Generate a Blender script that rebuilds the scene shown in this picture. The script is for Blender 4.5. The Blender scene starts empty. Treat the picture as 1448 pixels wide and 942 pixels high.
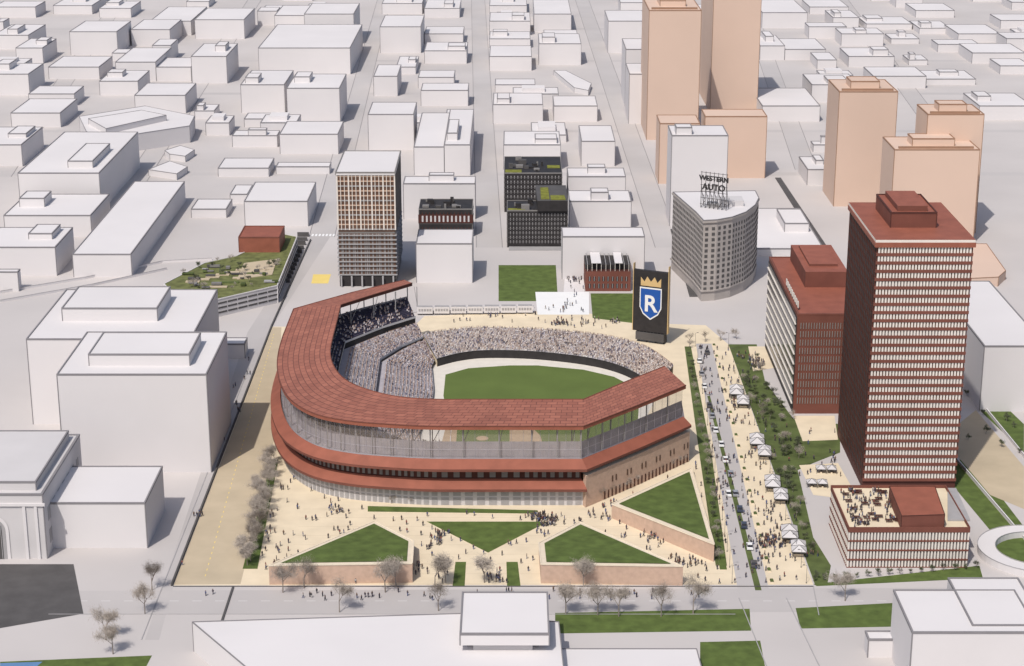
import bpy, math, random
import numpy as np
from mathutils import Vector, Matrix
random.seed(7)
sc=bpy.context.scene
# ---------- site survey: bearings from the aerial station turned into metric ground positions ----------
F_=2650.;H=270.;PT=math.atan(840/2650);C=math.cos(PT);S=math.sin(PT)
def Yr(y):
    r=(471-y)/F_
    return (C+S*r)/(S-r*C)
def G(x,y,z=0.):
    d=H-z
    return ((x-724)*d/((y+369)*C), d*Yr(y))
def Zr(Y,y): return H-Y/Yr(y)
def PX(t,z=0.): return [G(*map(float,q.split(',')),z) for q in t.split()]

# ---------- materials ----------
def mat(name,col,rough=.8,var=.08,scale=.15,metal=0,spec=.3,second=None):
    m=bpy.data.materials.new(name);m.use_nodes=True
    nt=m.node_tree;b=nt.nodes['Principled BSDF']
    b.inputs['Roughness'].default_value=rough;b.inputs['Metallic'].default_value=metal
    b.inputs['Specular IOR Level'].default_value=spec
    g=nt.nodes.new('ShaderNodeNewGeometry')
    n=nt.nodes.new('ShaderNodeTexNoise');n.inputs['Scale'].default_value=scale;n.inputs['Detail'].default_value=6
    nt.links.new(g.outputs['Position'],n.inputs['Vector'])
    r=nt.nodes.new('ShaderNodeValToRGB');r.color_ramp.elements[0].position=.3;r.color_ramp.elements[1].position=.7
    lo=[max(0,c*(1-var)) for c in col];hi=[min(1,c*(1+var)) for c in col]
    if second: hi=second
    r.color_ramp.elements[0].color=(*lo,1);r.color_ramp.elements[1].color=(*hi,1)
    nt.links.new(n.outputs['Fac'],r.inputs['Fac'])
    nt.links.new(r.outputs['Color'],b.inputs['Base Color'])
    return m
def matvc(name,rough=.8):
    m=bpy.data.materials.new(name);m.use_nodes=True;nt=m.node_tree
    a=nt.nodes.new('ShaderNodeVertexColor');a.layer_name='Col'
    nt.links.new(a.outputs['Color'],nt.nodes['Principled BSDF'].inputs['Base Color'])
    nt.nodes['Principled BSDF'].inputs['Roughness'].default_value=rough
    return m
WHITE=mat('white_massing',(.635,.61,.615),.85,.04,.02)
WHITE2=mat('pale_massing',(.54,.52,.525),.85,.05,.05)
EDGE=mat('edge_trim',(.22,.21,.22),.8,.05)
GROUND=mat('ground_concrete',(.49,.46,.452),.9,.07,.012)
STREET=mat('street_paving',(.43,.405,.40),.9,.07,.02)
AVE=mat('avenue_paving',(.455,.43,.425),.9,.06,.02)
TANB=mat('tan_block',(.60,.45,.365),.8,.04,.02)
TANE=mat('tan_edge',(.30,.18,.12),.8)
PLAZA=mat('plaza_paving',(.67,.57,.42),.9,.07,.12)
PLAZAD=mat('boulevard_paving',(.47,.39,.28),.9,.08,.08)
CREAM=mat('cream_concrete',(.70,.61,.48),.85,.05,.3)
SALMON=mat('salmon_brick',(.52,.37,.285),.85,.08,.6)
GRASS=mat('lawn_grass',(.085,.12,.03),.95,.25,.25)
GRASSD=mat('rough_grass',(.085,.11,.035),.95,.3,.15)
TURF=mat('field_turf',(.10,.14,.035),.95,.08,.06)
DIRT=mat('infield_dirt',(.40,.29,.19),.95,.1,.3)
TRACK=mat('warning_track',(.64,.60,.54),.9,.05,.3)
REDR=mat('red_metal_roof',(.27,.092,.06),.6,.12,.2)
REDB=mat('red_brown_brick',(.165,.06,.044),.8,.12,.15)
REDD=mat('dark_red_panel',(.08,.028,.022),.7,.12,.3)
GLASSD=mat('dark_glass',(.03,.03,.035),.15,.2,.3,spec=.5)
GLASSG=mat('grey_glass',(.20,.18,.18),.25,.25,.3,spec=.5)
BRW=mat('brown_window',(.125,.072,.052),.3,.25,.4)
FIN=mat('cream_fin',(.68,.63,.58),.7,.05)
DARK=mat('black_cladding',(.03,.027,.028),.6,.2,.3)
DGREY=mat('dark_grey',(.085,.08,.08),.7,.15)
GREY=mat('grey_panel',(.33,.32,.325),.7,.08,.2)
MGREY=mat('mid_grey_cladding',(.20,.19,.185),.7,.08,.2)
WPAINT=mat('white_paint',(.76,.76,.76),.6,.02)
YEL=mat('yellow_surface',(.72,.56,.18),.8,.05)
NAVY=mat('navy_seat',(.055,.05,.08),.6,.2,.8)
SEATL=mat('pale_concourse',(.38,.355,.385),.8,.1,.3)
OLIVE=mat('sedum_roof',(.13,.14,.05),.9,.35,.25)
OLIVEY=mat('sedum_terrace',(.17,.175,.03),.9,.3,.4)
BARK=mat('tree_bark',(.24,.205,.18),.9,.1)
TWIG=mat('pale_twigs',(.36,.315,.275),.9,.25,.8)
LEAF=mat('green_foliage',(.085,.10,.055),.9,.4,.6)
BLUE=mat('royal_blue',(.02,.09,.35),.5,.05)
GOLD=mat('gold_trim',(.6,.42,.2),.5,.1)
WATER=mat('water',(.12,.22,.4),.1,.1)
VC=matvc('clothing_colours')
CAN=bpy.data.materials.new('canopy_shingles');CAN.use_nodes=True
nt=CAN.node_tree;bs=nt.nodes['Principled BSDF'];uv=nt.nodes.new('ShaderNodeUVMap');bk=nt.nodes.new('ShaderNodeTexBrick')
bk.inputs['Color1'].default_value=(.36,.135,.088,1);bk.inputs['Color2'].default_value=(.275,.098,.064,1);bk.inputs['Mortar'].default_value=(.13,.043,.03,1)
bk.inputs['Scale'].default_value=1;bk.inputs['Brick Width'].default_value=4.2;bk.inputs['Row Height'].default_value=2.2;bk.inputs['Mortar Size'].default_value=.14
ns=nt.nodes.new('ShaderNodeTexNoise');ns.inputs['Scale'].default_value=.08;ns.inputs['Detail'].default_value=5
hs=nt.nodes.new('ShaderNodeHueSaturation');mr=nt.nodes.new('ShaderNodeMapRange');mr.inputs[3].default_value=.75;mr.inputs[4].default_value=1.25
nt.links.new(uv.outputs['UV'],bk.inputs['Vector']);nt.links.new(uv.outputs['UV'],ns.inputs['Vector']);nt.links.new(ns.outputs['Fac'],mr.inputs[0]);nt.links.new(mr.outputs[0],hs.inputs['Value'])
nt.links.new(bk.outputs['Color'],hs.inputs['Color']);nt.links.new(hs.outputs['Color'],bs.inputs['Base Color']);bs.inputs['Roughness'].default_value=.6
CLR=bpy.data.materials.new('clear_glass');CLR.use_nodes=True
nt=CLR.node_tree;bs=nt.nodes['Principled BSDF'];bs.inputs['Base Color'].default_value=(.40,.34,.30,1);bs.inputs['Roughness'].default_value=.2
tr=nt.nodes.new('ShaderNodeBsdfTransparent');mx=nt.nodes.new('ShaderNodeMixShader');mx.inputs[0].default_value=.28
nt.links.new(tr.outputs[0],mx.inputs[1]);nt.links.new(bs.outputs[0],mx.inputs[2]);nt.links.new(mx.outputs[0],nt.nodes['Material Output'].inputs[0])

# ---------- mesh builder ----------
class MB:
    def __init__(s): s.v=[];s.f=[];s.m=[];s.mats=[];s.uv={}
    def mi(s,m):
        if m not in s.mats: s.mats.append(m)
        return s.mats.index(m)
    def face(s,pts,m,uv=None):
        n=len(s.v);s.v+= [tuple(p) for p in pts];s.f.append(tuple(range(n,n+len(pts))));s.m.append(s.mi(m))
        if uv: s.uv[len(s.f)-1]=uv
    def prism(s,poly,z0,z1,m,top=None,bottom=False):
        a=sum(poly[i][0]*poly[(i+1)%len(poly)][1]-poly[(i+1)%len(poly)][0]*poly[i][1] for i in range(len(poly)))
        zt=list(z1) if isinstance(z1,(list,tuple)) else [z1]*len(poly)
        if a<0: poly=poly[::-1];zt=zt[::-1]
        n=len(poly)
        s.face([(p[0],p[1],z) for p,z in zip(poly,zt)],top or m)
        for i in range(n):
            j=(i+1)%n
            s.face([(*poly[i][:2],z0),(*poly[j][:2],z0),(*poly[j][:2],zt[j]),(*poly[i][:2],zt[i])],m)
        if bottom: s.face([(p[0],p[1],z0) for p in poly[::-1]],m)
    def box(s,x0,x1,y0,y1,z0,z1,m,top=None):
        s.prism([(x0,y0),(x1,y0),(x1,y1),(x0,y1)],z0,z1,m,top,True)
    def beam(s,a,b,r0,r1,m,n=3):
        a=Vector(a);b=Vector(b);d=(b-a)
        if d.length<1e-5:return
        d.normalize();u=d.orthogonal().normalized();w=d.cross(u)
        A=[a+(u*math.cos(t)+w*math.sin(t))*r0 for t in [6.2832*i/n for i in range(n)]]
        B=[b+(u*math.cos(t)+w*math.sin(t))*r1 for t in [6.2832*i/n for i in range(n)]]
        for i in range(n):
            j=(i+1)%n;s.face([A[i],A[j],B[j],B[i]],m)
        s.face(B,m)
    def mesh(s,name):
        me=bpy.data.meshes.new(name);me.from_pydata(s.v,[],s.f)
        for m in s.mats: me.materials.append(m)
        me.polygons.foreach_set('material_index',s.m)
        if s.uv:
            l=me.uv_layers.new(name='UVMap')
            for fi,u in s.uv.items():
                for k,li in enumerate(me.polygons[fi].loop_indices): l.data[li].uv=u[k]
        me.update();return me
    def done(s,name,parent=None):
        o=bpy.data.objects.new(name,s.mesh(name));sc.collection.objects.link(o)
        if parent:o.parent=parent
        return o
def place(me,name,loc,rot=0,scale=1,parent=None):
    o=bpy.data.objects.new(name,me);sc.collection.objects.link(o);o.location=loc;o.rotation_euler=(0,0,rot)
    o.scale=(scale,)*3 if not isinstance(scale,tuple) else scale
    if parent:o.parent=parent
    return o
def trim(b,x0,x1,y0,y1,z,m,t=.45,z0=0):
    q=.08
    b.box(x0-q,x1+q,y0-q,y0+t,z-.35,z+.35,m);b.box(x0-q,x1+q,y1-t,y1+q,z-.35,z+.35,m)
    b.box(x0-q,x0+t,y0+t,y1-t,z-.35,z+.35,m);b.box(x1-t,x1+q,y0+t,y1-t,z-.35,z+.35,m)
    for xx in (x0-.1,x1-.25): b.box(xx,xx+.35,y0-.1,y0+.25,z0,z-.36,m)
def ptrim(b,P,z,m,r=.22,z0=0):
    for i in range(len(P)):
        p=P[i];q=P[(i+1)%len(P)];b.beam((*p,z+.1),(*q,z+.1),r,r,m,4);b.beam((*p,z0),(*p,z),r,r,m,4)
def grid(b,face,p,a0,a1,z0,z1,nx,nz,fx,fz,m,d=.12):
    dx=(a1-a0)/nx;dz=(z1-z0)/nz
    for i in range(nx):
        for k in range(nz):
            u0=a0+dx*(i+.5-fx/2);u1=u0+dx*fx;w0=z0+dz*(k+.5-fz/2);w1=w0+dz*fz
            if face=='S': b.box(u0,u1,p-d,p+.05,w0,w1,m)
            elif face=='W': b.box(p-d,p+.05,u0,u1,w0,w1,m)
            else: b.box(p-.05,p+d,u0,u1,w0,w1,m)
def bands(b,x0,x1,y0,y1,z0,z1,n,fz,m,d=.25):
    dz=(z1-z0)/n
    for k in range(n):
        w=z0+dz*k;b.box(x0-d,x1+d,y0-d,y1+d,w,w+dz*fz,m)
def survey(b):
    xl,xr,yb,yf,yk=b
    Y0=H*Yr(yb);z=Zr(Y0,yf);return G(xl,yf,z)[0],G(xr,yf,z)[0],Y0,(H-z)*Yr(yk),z
def sheet(name,poly,z,m,parent=None):
    b=MB();b.prism(poly,z-.003,z,m);return b.done(name,parent)

# ---------- ground ----------
b=MB();b.face([(-12000,-1500,0),(12000,-1500,0),(12000,22000,0),(-12000,22000,0)],GROUND);b.done('ground')
# ---------- white city massing ----------
B='''25,140,300,245,187;5,128,335,305,275;-30,78,390,350,322;102,185,392,360,257;-30,25,412,385,381;-40,30,235,205,180;15,85,180,160,140;40,105,150,133,122;-20,40,135,105,90;68,140,112,95,80;98,165,78,45,30;22,60,90,68,55;-10,40,70,50,35;-10,50,25,10,2;75,130,20,8,-5;140,185,25,12,2;185,240,65,42,28;212,270,50,30,10;275,345,55,28,12;163,220,115,88,68;220,270,115,95,82;270,320,118,80,62;190,262,160,135,118;140,195,135,115,100;275,303,168,157,148;365,495,105,68,35;430,500,65,20,5;388,440,50,22,8;340,402,160,120,100;405,480,175,125,105;395,478,218,190,172;328,392,208,192,185;308,380,250,238,224;390,466,246,236,230;270,320,308,296,282;325,350,288,275,262;345,435,320,285,258
537,595,75,38,22;600,655,62,48,38;600,660,90,72,60;540,597,20,5,-10;600,650,25,12,0;528,562,136,108,92;560,588,105,95,80;595,662,150,128,118;520,585,212,162,145;570,672,310,260,250;588,668,400,345,325;692,745,20,8,-5;692,750,50,30,18;692,750,68,55,45;692,752,100,80,65;755,808,45,20,0;762,822,92,62,48;697,768,175,148,132;783,845,172,150,136;700,757,130,120,112;822,870,235,200,178;712,793,240,205,186;803,885,290,250,238;805,893,325,285,270;795,912,395,335,322
860,915,75,30,15;885,920,150,70,55;890,920,175,105,90;1078,1142,40,18,0;1110,1168,85,70,55;1075,1110,85,65,50;1078,1160,172,150,125;1145,1200,20,10,0;1178,1215,40,25,15;1190,1250,65,48,40;1200,1265,95,80,68;1235,1310,125,108,95;1310,1380,120,112,100;1285,1312,92,85,78;1225,1290,42,34,24;1260,1300,62,55,48;1295,1350,25,15,5;1355,1415,60,48,35;1300,1345,48,40,30;1375,1450,90,75,62;1385,1460,170,150,132;1148,1215,145,120,105;1142,1172,262,240,222;1150,1172,215,205,200;1070,1165,362,352,295;950,1030,320,192,178;1392,1480,582,490,398
37,270,600,480,410;80,292,668,530,470;68,205,775,712,660;310,346,507,487,478;1290,1470,985,895,835;1375,1480,975,885,818;1228,1285,930,905,893;585,628,248,208,160;628,665,248,205,155;628,660,215,178,155'''
R2=random.Random(3);FT=[]
for ln in B.split('\n'):
    for q in ln.split(';'):
        x0,x1,y0,y1,z=survey(list(map(float,q.split(','))));FT.append((x0,x1,y0,y1))
        b=MB();b.box(x0,x1,y0,y1,0,z,WHITE);trim(b,x0,x1,y0,y1,z,EDGE)
        if y0>950 and R2.random()<.5:
            w=x1-x0;d=y1-y0
            u=x0+w*R2.choice([.08,.35,.55]);v=y0+d*R2.choice([.12,.4]);ww=w*R2.uniform(.25,.42);dd=d*R2.uniform(.3,.5);hh=R2.uniform(2.5,5)
            b.box(u,u+ww,v,v+dd,z,z+hh,WHITE);trim(b,u,u+ww,v,v+dd,z+hh,EDGE,z0=z)
        if q.startswith('37,270'): 
            b.box(x0+9,x1-18,y0+(y1-y0)*.35,y0+(y1-y0)*.8,z,z+5.5,WHITE);trim(b,x0+9,x1-18,y0+(y1-y0)*.35,y0+(y1-y0)*.8,z+5.5,EDGE,z0=z)
        if q.startswith('80,292'):
            b.box(x0+10,x1-8,y0+(y1-y0)*.2,y0+(y1-y0)*.72,z,z+4.5,WHITE);trim(b,x0+10,x1-8,y0+(y1-y0)*.2,y0+(y1-y0)*.72,z+4.5,EDGE,z0=z)
        b.done('city_building')
# filler low-rise blocks between the surveyed ones
def lx(a,c,y):
    t=(y-a[1])/(c[1]-a[1]);return a[0]+(c[0]-a[0])*t
AV=[(G(455,335),G(543,0)),(G(692,350),G(676,0)),(G(945,350),G(823,0)),(G(150,320),G(360,0)),(G(0,250),G(170,0)),(G(1140,240),G(1065,30)),(G(1330,190),G(1190,0))]
KEEP=[survey(list(map(float,q.split(',')))) for q in '918,992,198,15,-4;1010,1078,160,-30,-50;933,990,260,175,163;997,1085,252,165,155;1187,1270,292,130,113;1312,1392,330,162,148;1265,1386,345,212,194;713,795,300,245,222'.split(';')]
AVOID=FT+[k[:4] for k in KEEP]+[(G(110,180)[0],G(280,180)[0],H*Yr(195),H*Yr(140)),(G(776,130)[0],G(842,130)[0],H*Yr(135),H*Yr(92))]
cnt=0;g=0
while cnt<120 and g<9000:
    g+=1
    y0=R2.uniform(1250,2650);x0=R2.uniform(-.29,.29)*y0;w=R2.uniform(16,42);d=R2.uniform(18,45);h_=R2.choice([5,6,7,8,9,11,14])
    x1=x0+w;y1=y0+d
    if any(x0-5<b_[1] and x1+5>b_[0] and y0-8<b_[3] and y1+8>b_[2] for b_ in AVOID):continue
    if any(lx(a,c,y0)-x1<11 and x0-lx(a,c,y0)<11 for a,c in AV):continue
    if y0<1500 and x0>150:continue
    AVOID.append((x0,x1,y0,y1));cnt+=1
    b=MB();b.box(x0,x1,y0,y1,0,h_,WHITE);trim(b,x0,x1,y0,y1,h_,EDGE)
    if R2.random()<.5:
        b.box(x0+w*.2,x0+w*.7,y0+d*.3,y0+d*.8,h_,h_+3,WHITE)
    b.done('city_building')
for a,c in AV:
    b=MB();b.prism([(a[0]-7,a[1]),(a[0]+7,a[1]),(c[0]+7,c[1]),(c[0]-7,c[1])],.002,.006,AVE)
    for s in (-7.4,7.1): b.prism([(a[0]+s,a[1]),(a[0]+s+.3,a[1]),(c[0]+s+.3,c[1]),(c[0]+s,c[1])],0,.14,EDGE)
    b.done('avenue_road')
b=MB()
for yy in (1190,1330,1480,1640,1830,2060): b.box(-.3*yy,.3*yy,yy,yy+9,.008,.012,AVE)
b.done('cross_street_road')
# bottom foreground buildings
b=MB();P=PX('272,880 655,868 790,880 800,975 385,975',10);b.prism(P,0,10,WHITE);ptrim(b,P,10,EDGE);b.done('city_building')
b=MB();P=PX('786,918 985,918 1000,975 790,975',5);b.prism(P,0,5,WHITE);ptrim(b,P,5,EDGE);b.done('city_building')
Y0=(H-10)*Yr(923);zt=Zr(Y0,897);xa=G(650,897,zt)[0];xb=G(777,897,zt)[0];Y1=(H-zt)*Yr(838)
b=MB();b.box(xa,xb,Y0,Y1,12.4,zt,WHITE);trim(b,xa,xb,Y0,Y1,zt,EDGE,z0=12.4);b.box(xa+4,xb-5,Y0+1.5,Y1-2,10.1,12.4,WHITE2);b.box(xa+2,xb-3,Y0+4,Y1-4,10.02,10.3,GREY);b.done('rooftop_pavilion')
# station-like hall at left with arch
x0,x1,y0,y1,z=survey([-60,60,790,700,615])
b=MB();b.box(x0,x1,y0,y1,0,z,WHITE2);trim(b,x0,x1,y0,y1,z,EDGE,.8)
b.box(x0,x1-3,y0+4,y1-4,z,z+3,WHITE2);b.box(x0-.6,x1+.6,y0-.6,y0,z-4,z-3,WHITE);trim(b,x0,x1-3,y0+4,y1-4,z+3,EDGE,z0=z)
cx=G(18,750)[0];r=4.5
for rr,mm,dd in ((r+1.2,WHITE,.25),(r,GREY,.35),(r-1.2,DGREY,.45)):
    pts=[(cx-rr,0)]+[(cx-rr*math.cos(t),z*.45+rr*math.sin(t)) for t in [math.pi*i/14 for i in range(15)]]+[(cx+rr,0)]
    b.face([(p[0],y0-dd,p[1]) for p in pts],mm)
for i in range(4): b.beam((cx-3+i*2,y0-.55,0),(cx-3+i*2,y0-.55,z*.45+2),.15,.15,GREY,4)
for i in range(2): b.box(x1-3.2-i*4,x1-2.2-i*4,y0-.5,y0,0,z-4,WHITE)
grid(b,'E',x1,y0+3,y1-3,2,z-5,7,2,.45,.6,GREY)
b.done('station_hall')
for t in ('233,213 255,206 275,212 262,221 240,218','210,240 240,228 265,236 250,246','783,100 800,100 836,118 832,128 812,124'):
    b=MB();P=PX(t,4);b.prism(P,0,4,WHITE);ptrim(b,P,4,EDGE);b.done('city_building')
b=MB();P=PX('112,165 205,150 275,164 268,178 150,196 122,186',12);b.prism(P,0,12,WHITE);ptrim(b,P,12,EDGE)
P=PX('125,168 200,156 235,163 150,182',16);b.prism(P,12,16,WHITE);ptrim(b,P,16,EDGE,z0=12);b.done('city_building')

# ---------- tan high rises ----------
for kk,(x0,x1,y0,y1,z) in enumerate(KEEP[:7]):
    b=MB();b.box(x0,x1,y0,y1,0,z,TANB);trim(b,x0,x1,y0,y1,z,TANE)
    if kk in (0,4,5,6):
        w=x1-x0;d=y1-y0;b.box(x0+w*.25,x1-w*.25,y0+d*.3,y1-d*.3,z,z+4,TANB);trim(b,x0+w*.25,x1-w*.25,y0+d*.3,y1-d*.3,z+4,TANE,z0=z)
        b.box(x0+w*.06,x1-w*.06,y0+d*.08,y0+d*.12,z,z+1.2,TANE)
    b.done('tan_high_rise')
b=MB();P=PX('1370,345 1395,345 1422,383 1412,392 1370,394',5);b.prism(P,0,5,TANB,None);ptrim(b,P,5,TANE);b.done('tan_podium')

# ---------- red office tower ----------
x0,x1,y0,y1,z=survey([1240,1377,690,340,288])
b=MB();b.box(x0,x1,y0,y1,0,z,REDD,REDR)
nf=29;dz=(z-5.6)/nf
for i in range(30):
    u=x0+1+(x1-x0-2)*i/29;b.box(u-.33,u+.33,y0-.6,y0,3,z-2.5,FIN)
for k in range(nf):
    w=3+dz*k
    b.box(x0+.6,x1-.3,y0-.12,y0,w+dz*.3,w+dz,BRW if k%3 else GLASSG)
    b.box(x0,x1+.05,y0-.8,y0-.05,w,w+dz*.36,REDB)
    b.box(x0-.12,x0,y0+1,y1-1,w+dz*.45,w+dz*.95,DARK)
for i in range(16):
    v=y0+2+(y1-y0-4)*i/15;b.box(x0-.3,x0-.12,v-.15,v+.15,3,z-3,REDD)
b.box(x0-.7,x1+.7,y0-1.1,y1+.7,z-2.4,z-.6,REDR);b.box(x0-.5,x1+.5,y0-.9,y1+.5,z-.6,z+.4,FIN,REDR)
a,c_,d_,e_,zz=x0+8,x1-10,y0+(y1-y0)*.3,y1-(y1-y0)*.18,z+6
b.box(a,c_,d_,e_,z+.4,zz,REDB,REDR);b.box(a+3,c_-3,d_+3,e_-2,zz,zz+2,REDB,REDR);trim(b,a,c_,d_,e_,zz,REDD,z0=z+.4)
b.done('red_office_tower')
# red mid-rise
x0,x1,y0,y1,z=survey([1128,1225,585,445,364])
b=MB();b.box(x0,x1,y0,y1,0,z,REDB,REDR)
n=10;dz=z/n
b.box(x0-.3,x0-.01,y0+.6,y1-.6,.5,z-1.5,DARK)
for k in range(1,n):
    w=dz*k
    b.box(x0-.9,x0-.31,y0+1,y1-1,w-.3,w+.15,FIN)
    b.box(x0-.42,x0-.31,y0+1,y1-1,w+.5,w+dz*.6,GLASSD)
grid(b,'S',y0,x0+1,x1-1,4,z-3,24,10,.5,.72,BRW)
grid(b,'S',y0-.13,x0+1,x1-1,4,z-3,24,10,.14,.72,GREY)
trim(b,x0,x1,y0,y1,z,REDB,.8)
b.box(x0+9,x1-1,y0+(y1-y0)*.45,y1-4,z,z+7,REDB,REDR)
b.box(x0+12,x1-4,y0+(y1-y0)*.55,y1-8,z+7,z+8,REDB,REDR)
for i in range(9):
    yy=y0+6+i*4.2;b.box(x0+.9,x0+1.2,yy,yy+2.2,z+1,z+3.6,FIN);b.box(x0+1.2,x0+1.4,yy+1,yy+1.4,z,z+3.4,DGREY)
b.done('red_office_building')
# podium building with roof terrace
x0,x1,y0,y1,z=survey([1200,1372,803,750,690]);PODZ=z;POD=(x0,x1,y0,y1)
b=MB();b.box(x0+.6,x1-.6,y0+.6,y1-.6,0,z-.5,GLASSG)
n=4;dz=z/n
for k in range(n+1):
    w=dz*k;b.box(x0,x1,y0,y1,max(0,w-.8),max(.3,w-.2),REDB)
b.box(x0,x1,y0,y1,z-.2,z,REDB,PLAZA)
for i in range(38):
    u=x0+.4+(x1-x0-.8)*i/37;b.box(u-.27,u+.27,y0+.1,y0+.58,.3,z-.9,FIN)
for i in range(22):
    u=y0+.8+(y1-y0-1.6)*i/21;b.box(x0+.1,x0+.55,u-.18,u+.18,.3,z-.9,FIN)
for (a,c_,d_,e_) in ((x0,x1,y0,y0+.3),(x0,x1,y1-.3,y1),(x0,x0+.3,y0+.3,y1-.3),(x1-.3,x1,y0+.3,y1-.3)): b.box(a,c_,d_,e_,z,z+1.1,REDB)
P=PX('1258,688 1322,688 1336,728 1275,730',z+5);b.prism(P,z,z+5,REDB,REDR);ptrim(b,P,z+5,REDD,.15,z)
P=PX('1340,690 1352,690 1372,735 1340,735',z+.6);b.prism(P,z,z+.6,GREY)
rr=random.Random(5)
for i in range(26):
    u=rr.uniform(x0+3,x0+(x1-x0)*.5);v=rr.uniform(y0+3,y1-3)
    b.box(u,u+2.4,v,v+1,z+.7,z+.8,REDD);b.box(u+1,u+1.3,v+.4,v+.6,z,z+.7,DGREY);b.box(u,u+2.4,v-.7,v-.35,z+.35,z+.45,REDD);b.box(u,u+2.4,v+1.35,v+1.7,z+.35,z+.45,REDD)
b.done('podium_terrace_building')
# slim apartment tower
x0,x1,y0,y1,z=survey([475,558,405,245,215])
b=MB();b.box(x0+.5,x1-.5,y0+.5,y1-.5,0,z,MGREY,WHITE)
zm=z*.47
b.box(x0+.4,x1-.4,y0+.3,y0+.5,zm+1,z-1,BRW)
for i in range(16):
    u=x0+(x1-x0-.5)*i/15;b.box(u,u+(.7 if i%3==0 else .35),y0-.15,y0+.3,zm+2,z-1,FIN)
for k in range(12):
    w=zm+2+(z-zm-4)*k/11;b.box(x0,x1,y0-.02,y0+.3,w,w+.6,SALMON if k%3 else GREY)
b.box(x0+.4,x1-.4,y0+.35,y0+.5,6,zm,BRW)
for k in range(10):
    w=6+(zm-6)*k/9.5;b.box(x0-.4,x1+.4,y0-.4,y1,w,w+.5,GREY)
grid(b,'S',y0+.35,x0+1,x1-1,6,zm,14,10,.35,.9,MGREY)
grid(b,'S',y0+.25,x0+1,x1-1,6,zm,9,10,.12,.9,GREY)
grid(b,'E',x1-.5,y0+1,y1-1,6,z-2,8,20,.8,.8,REDD)
for i in range(7): b.box(x1-.3,x1+.2,y0+1+(y1-y0-2)*i/6,y0+1.4+(y1-y0-2)*i/6,5,z-1,MGREY)
b.box(x0-.3,x1+.3,y0-.5,y1+.3,z-1,z+.4,WHITE);trim(b,x0-.3,x1+.3,y0-.5,y1+.3,z+.4,MGREY,z0=z-1)
b.box(x0+.4,x1-.4,y0+.1,y0+.48,0,5.5,DARK)
for i in range(6): b.box(x0+1+i*(x1-x0-3)/5,x0+1.8+i*(x1-x0-3)/5,y0-2,y0-1.2,0,6,GREY)
b.done('apartment_tower')
# black mixed-use buildings
def blackb(q,nx,nz,base=DARK,win=GREY,green=True):
    x0,x1,y0,y1,z=survey(q);b=MB();b.box(x0,x1,y0,y1,0,z,base,DARK)
    grid(b,'S',y0,x0+1,x1-1,2,z-1,nx,nz,.22,.6,win)
    bands(b,x0,x1,y0,y1,3,z,nz,.12,DGREY,.2)
    grid(b,'E',x1,y0+2,y1-1,2,z-1,6,nz,.3,.5,MGREY)
    w=x1-x0;d=y1-y0;r=random.Random(int(q[0]))
    for i in range(16):
        u=x0+r.uniform(.05,.8)*w;v=y0+r.uniform(.05,.8)*d;s=r.uniform(1,w*.14)
        b.box(u,u+s,v,v+s*.8,z,z+r.uniform(.6,3),r.choice([DGREY,MGREY,DARK,DARK]))
    if green: b.box(x0+.6,x0+w*.3,y0+.6,y0+d*.18,z,z+.35,OLIVEY);b.box(x1-w*.25,x1-1,y0+d*.3,y0+d*.45,z,z+.35,OLIVEY)
    trim(b,x0,x1,y0,y1,z,MGREY,.25)
    return b,x0,x1,y0,y1,z
b,*_=blackb([713,795,300,245,222],16,7);b.done('black_apartment_building')
b,x0,x1,y0,y1,z=blackb([717,803,350,298,284],18,7)
b.box(x0+1,x1-1,y0-7,y0-.2,0,.6,GREY)
P=PX('757,262 800,262 803,284 760,284',z+6);b.prism(P,z,z+6,DARK,DGREY)
P=PX('764,265 775,265 777,281 765,281',z+6.4);b.prism(P,z+6,z+6.4,OLIVEY);P=PX('778,276 798,276 800,282 779,282',z+6.4);b.prism(P,z+6,z+6.4,OLIVEY);b.done('black_apartment_building')
b,x0,x1,y0,y1,z=blackb([592,668,335,296,282],14,3,DARK,REDD,False)
b.box(x0-.3,x1+.3,y0-.35,y0-.25,z-8,z-3,REDD);grid(b,'S',y0-.35,x0+1,x1-1,z-8,z-3,12,1,.4,.7,WHITE2);b.done('brick_loft_building')
# small brick clubhouse
x0,x1,y0,y1,z=survey([828,892,412,384,366])
b=MB();b.box(x0,x1,y0,y1,0,z,REDB,REDD)
grid(b,'S',y0,x0+1,x1-1,1,z-2,9,2,.45,.6,GLASSD);grid(b,'S',y0-.12,x0+1,x1-1,1,z-2,9,2,.1,.66,GREY)
for i in range(10):
    u=x0+1+(x1-x0-2)*i/9;b.box(u-.1,u+.1,y0+.5,y0+.8,z,z+3.5,FIN);b.box(u-.15,u+.15,y0+.5,y1-.5,z+3.5,z+3.8,GREY)
b.box(x0,x1,y0+4,y1,z,z+2.5,DARK);b.box(x0+3,x0+8,y0+1,y1-3,z+4,z+4.3,WHITE);b.box(x0+15,x0+19,y0+1,y1-3,z+4,z+4.3,WHITE)
b.done('brick_clubhouse')

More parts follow.
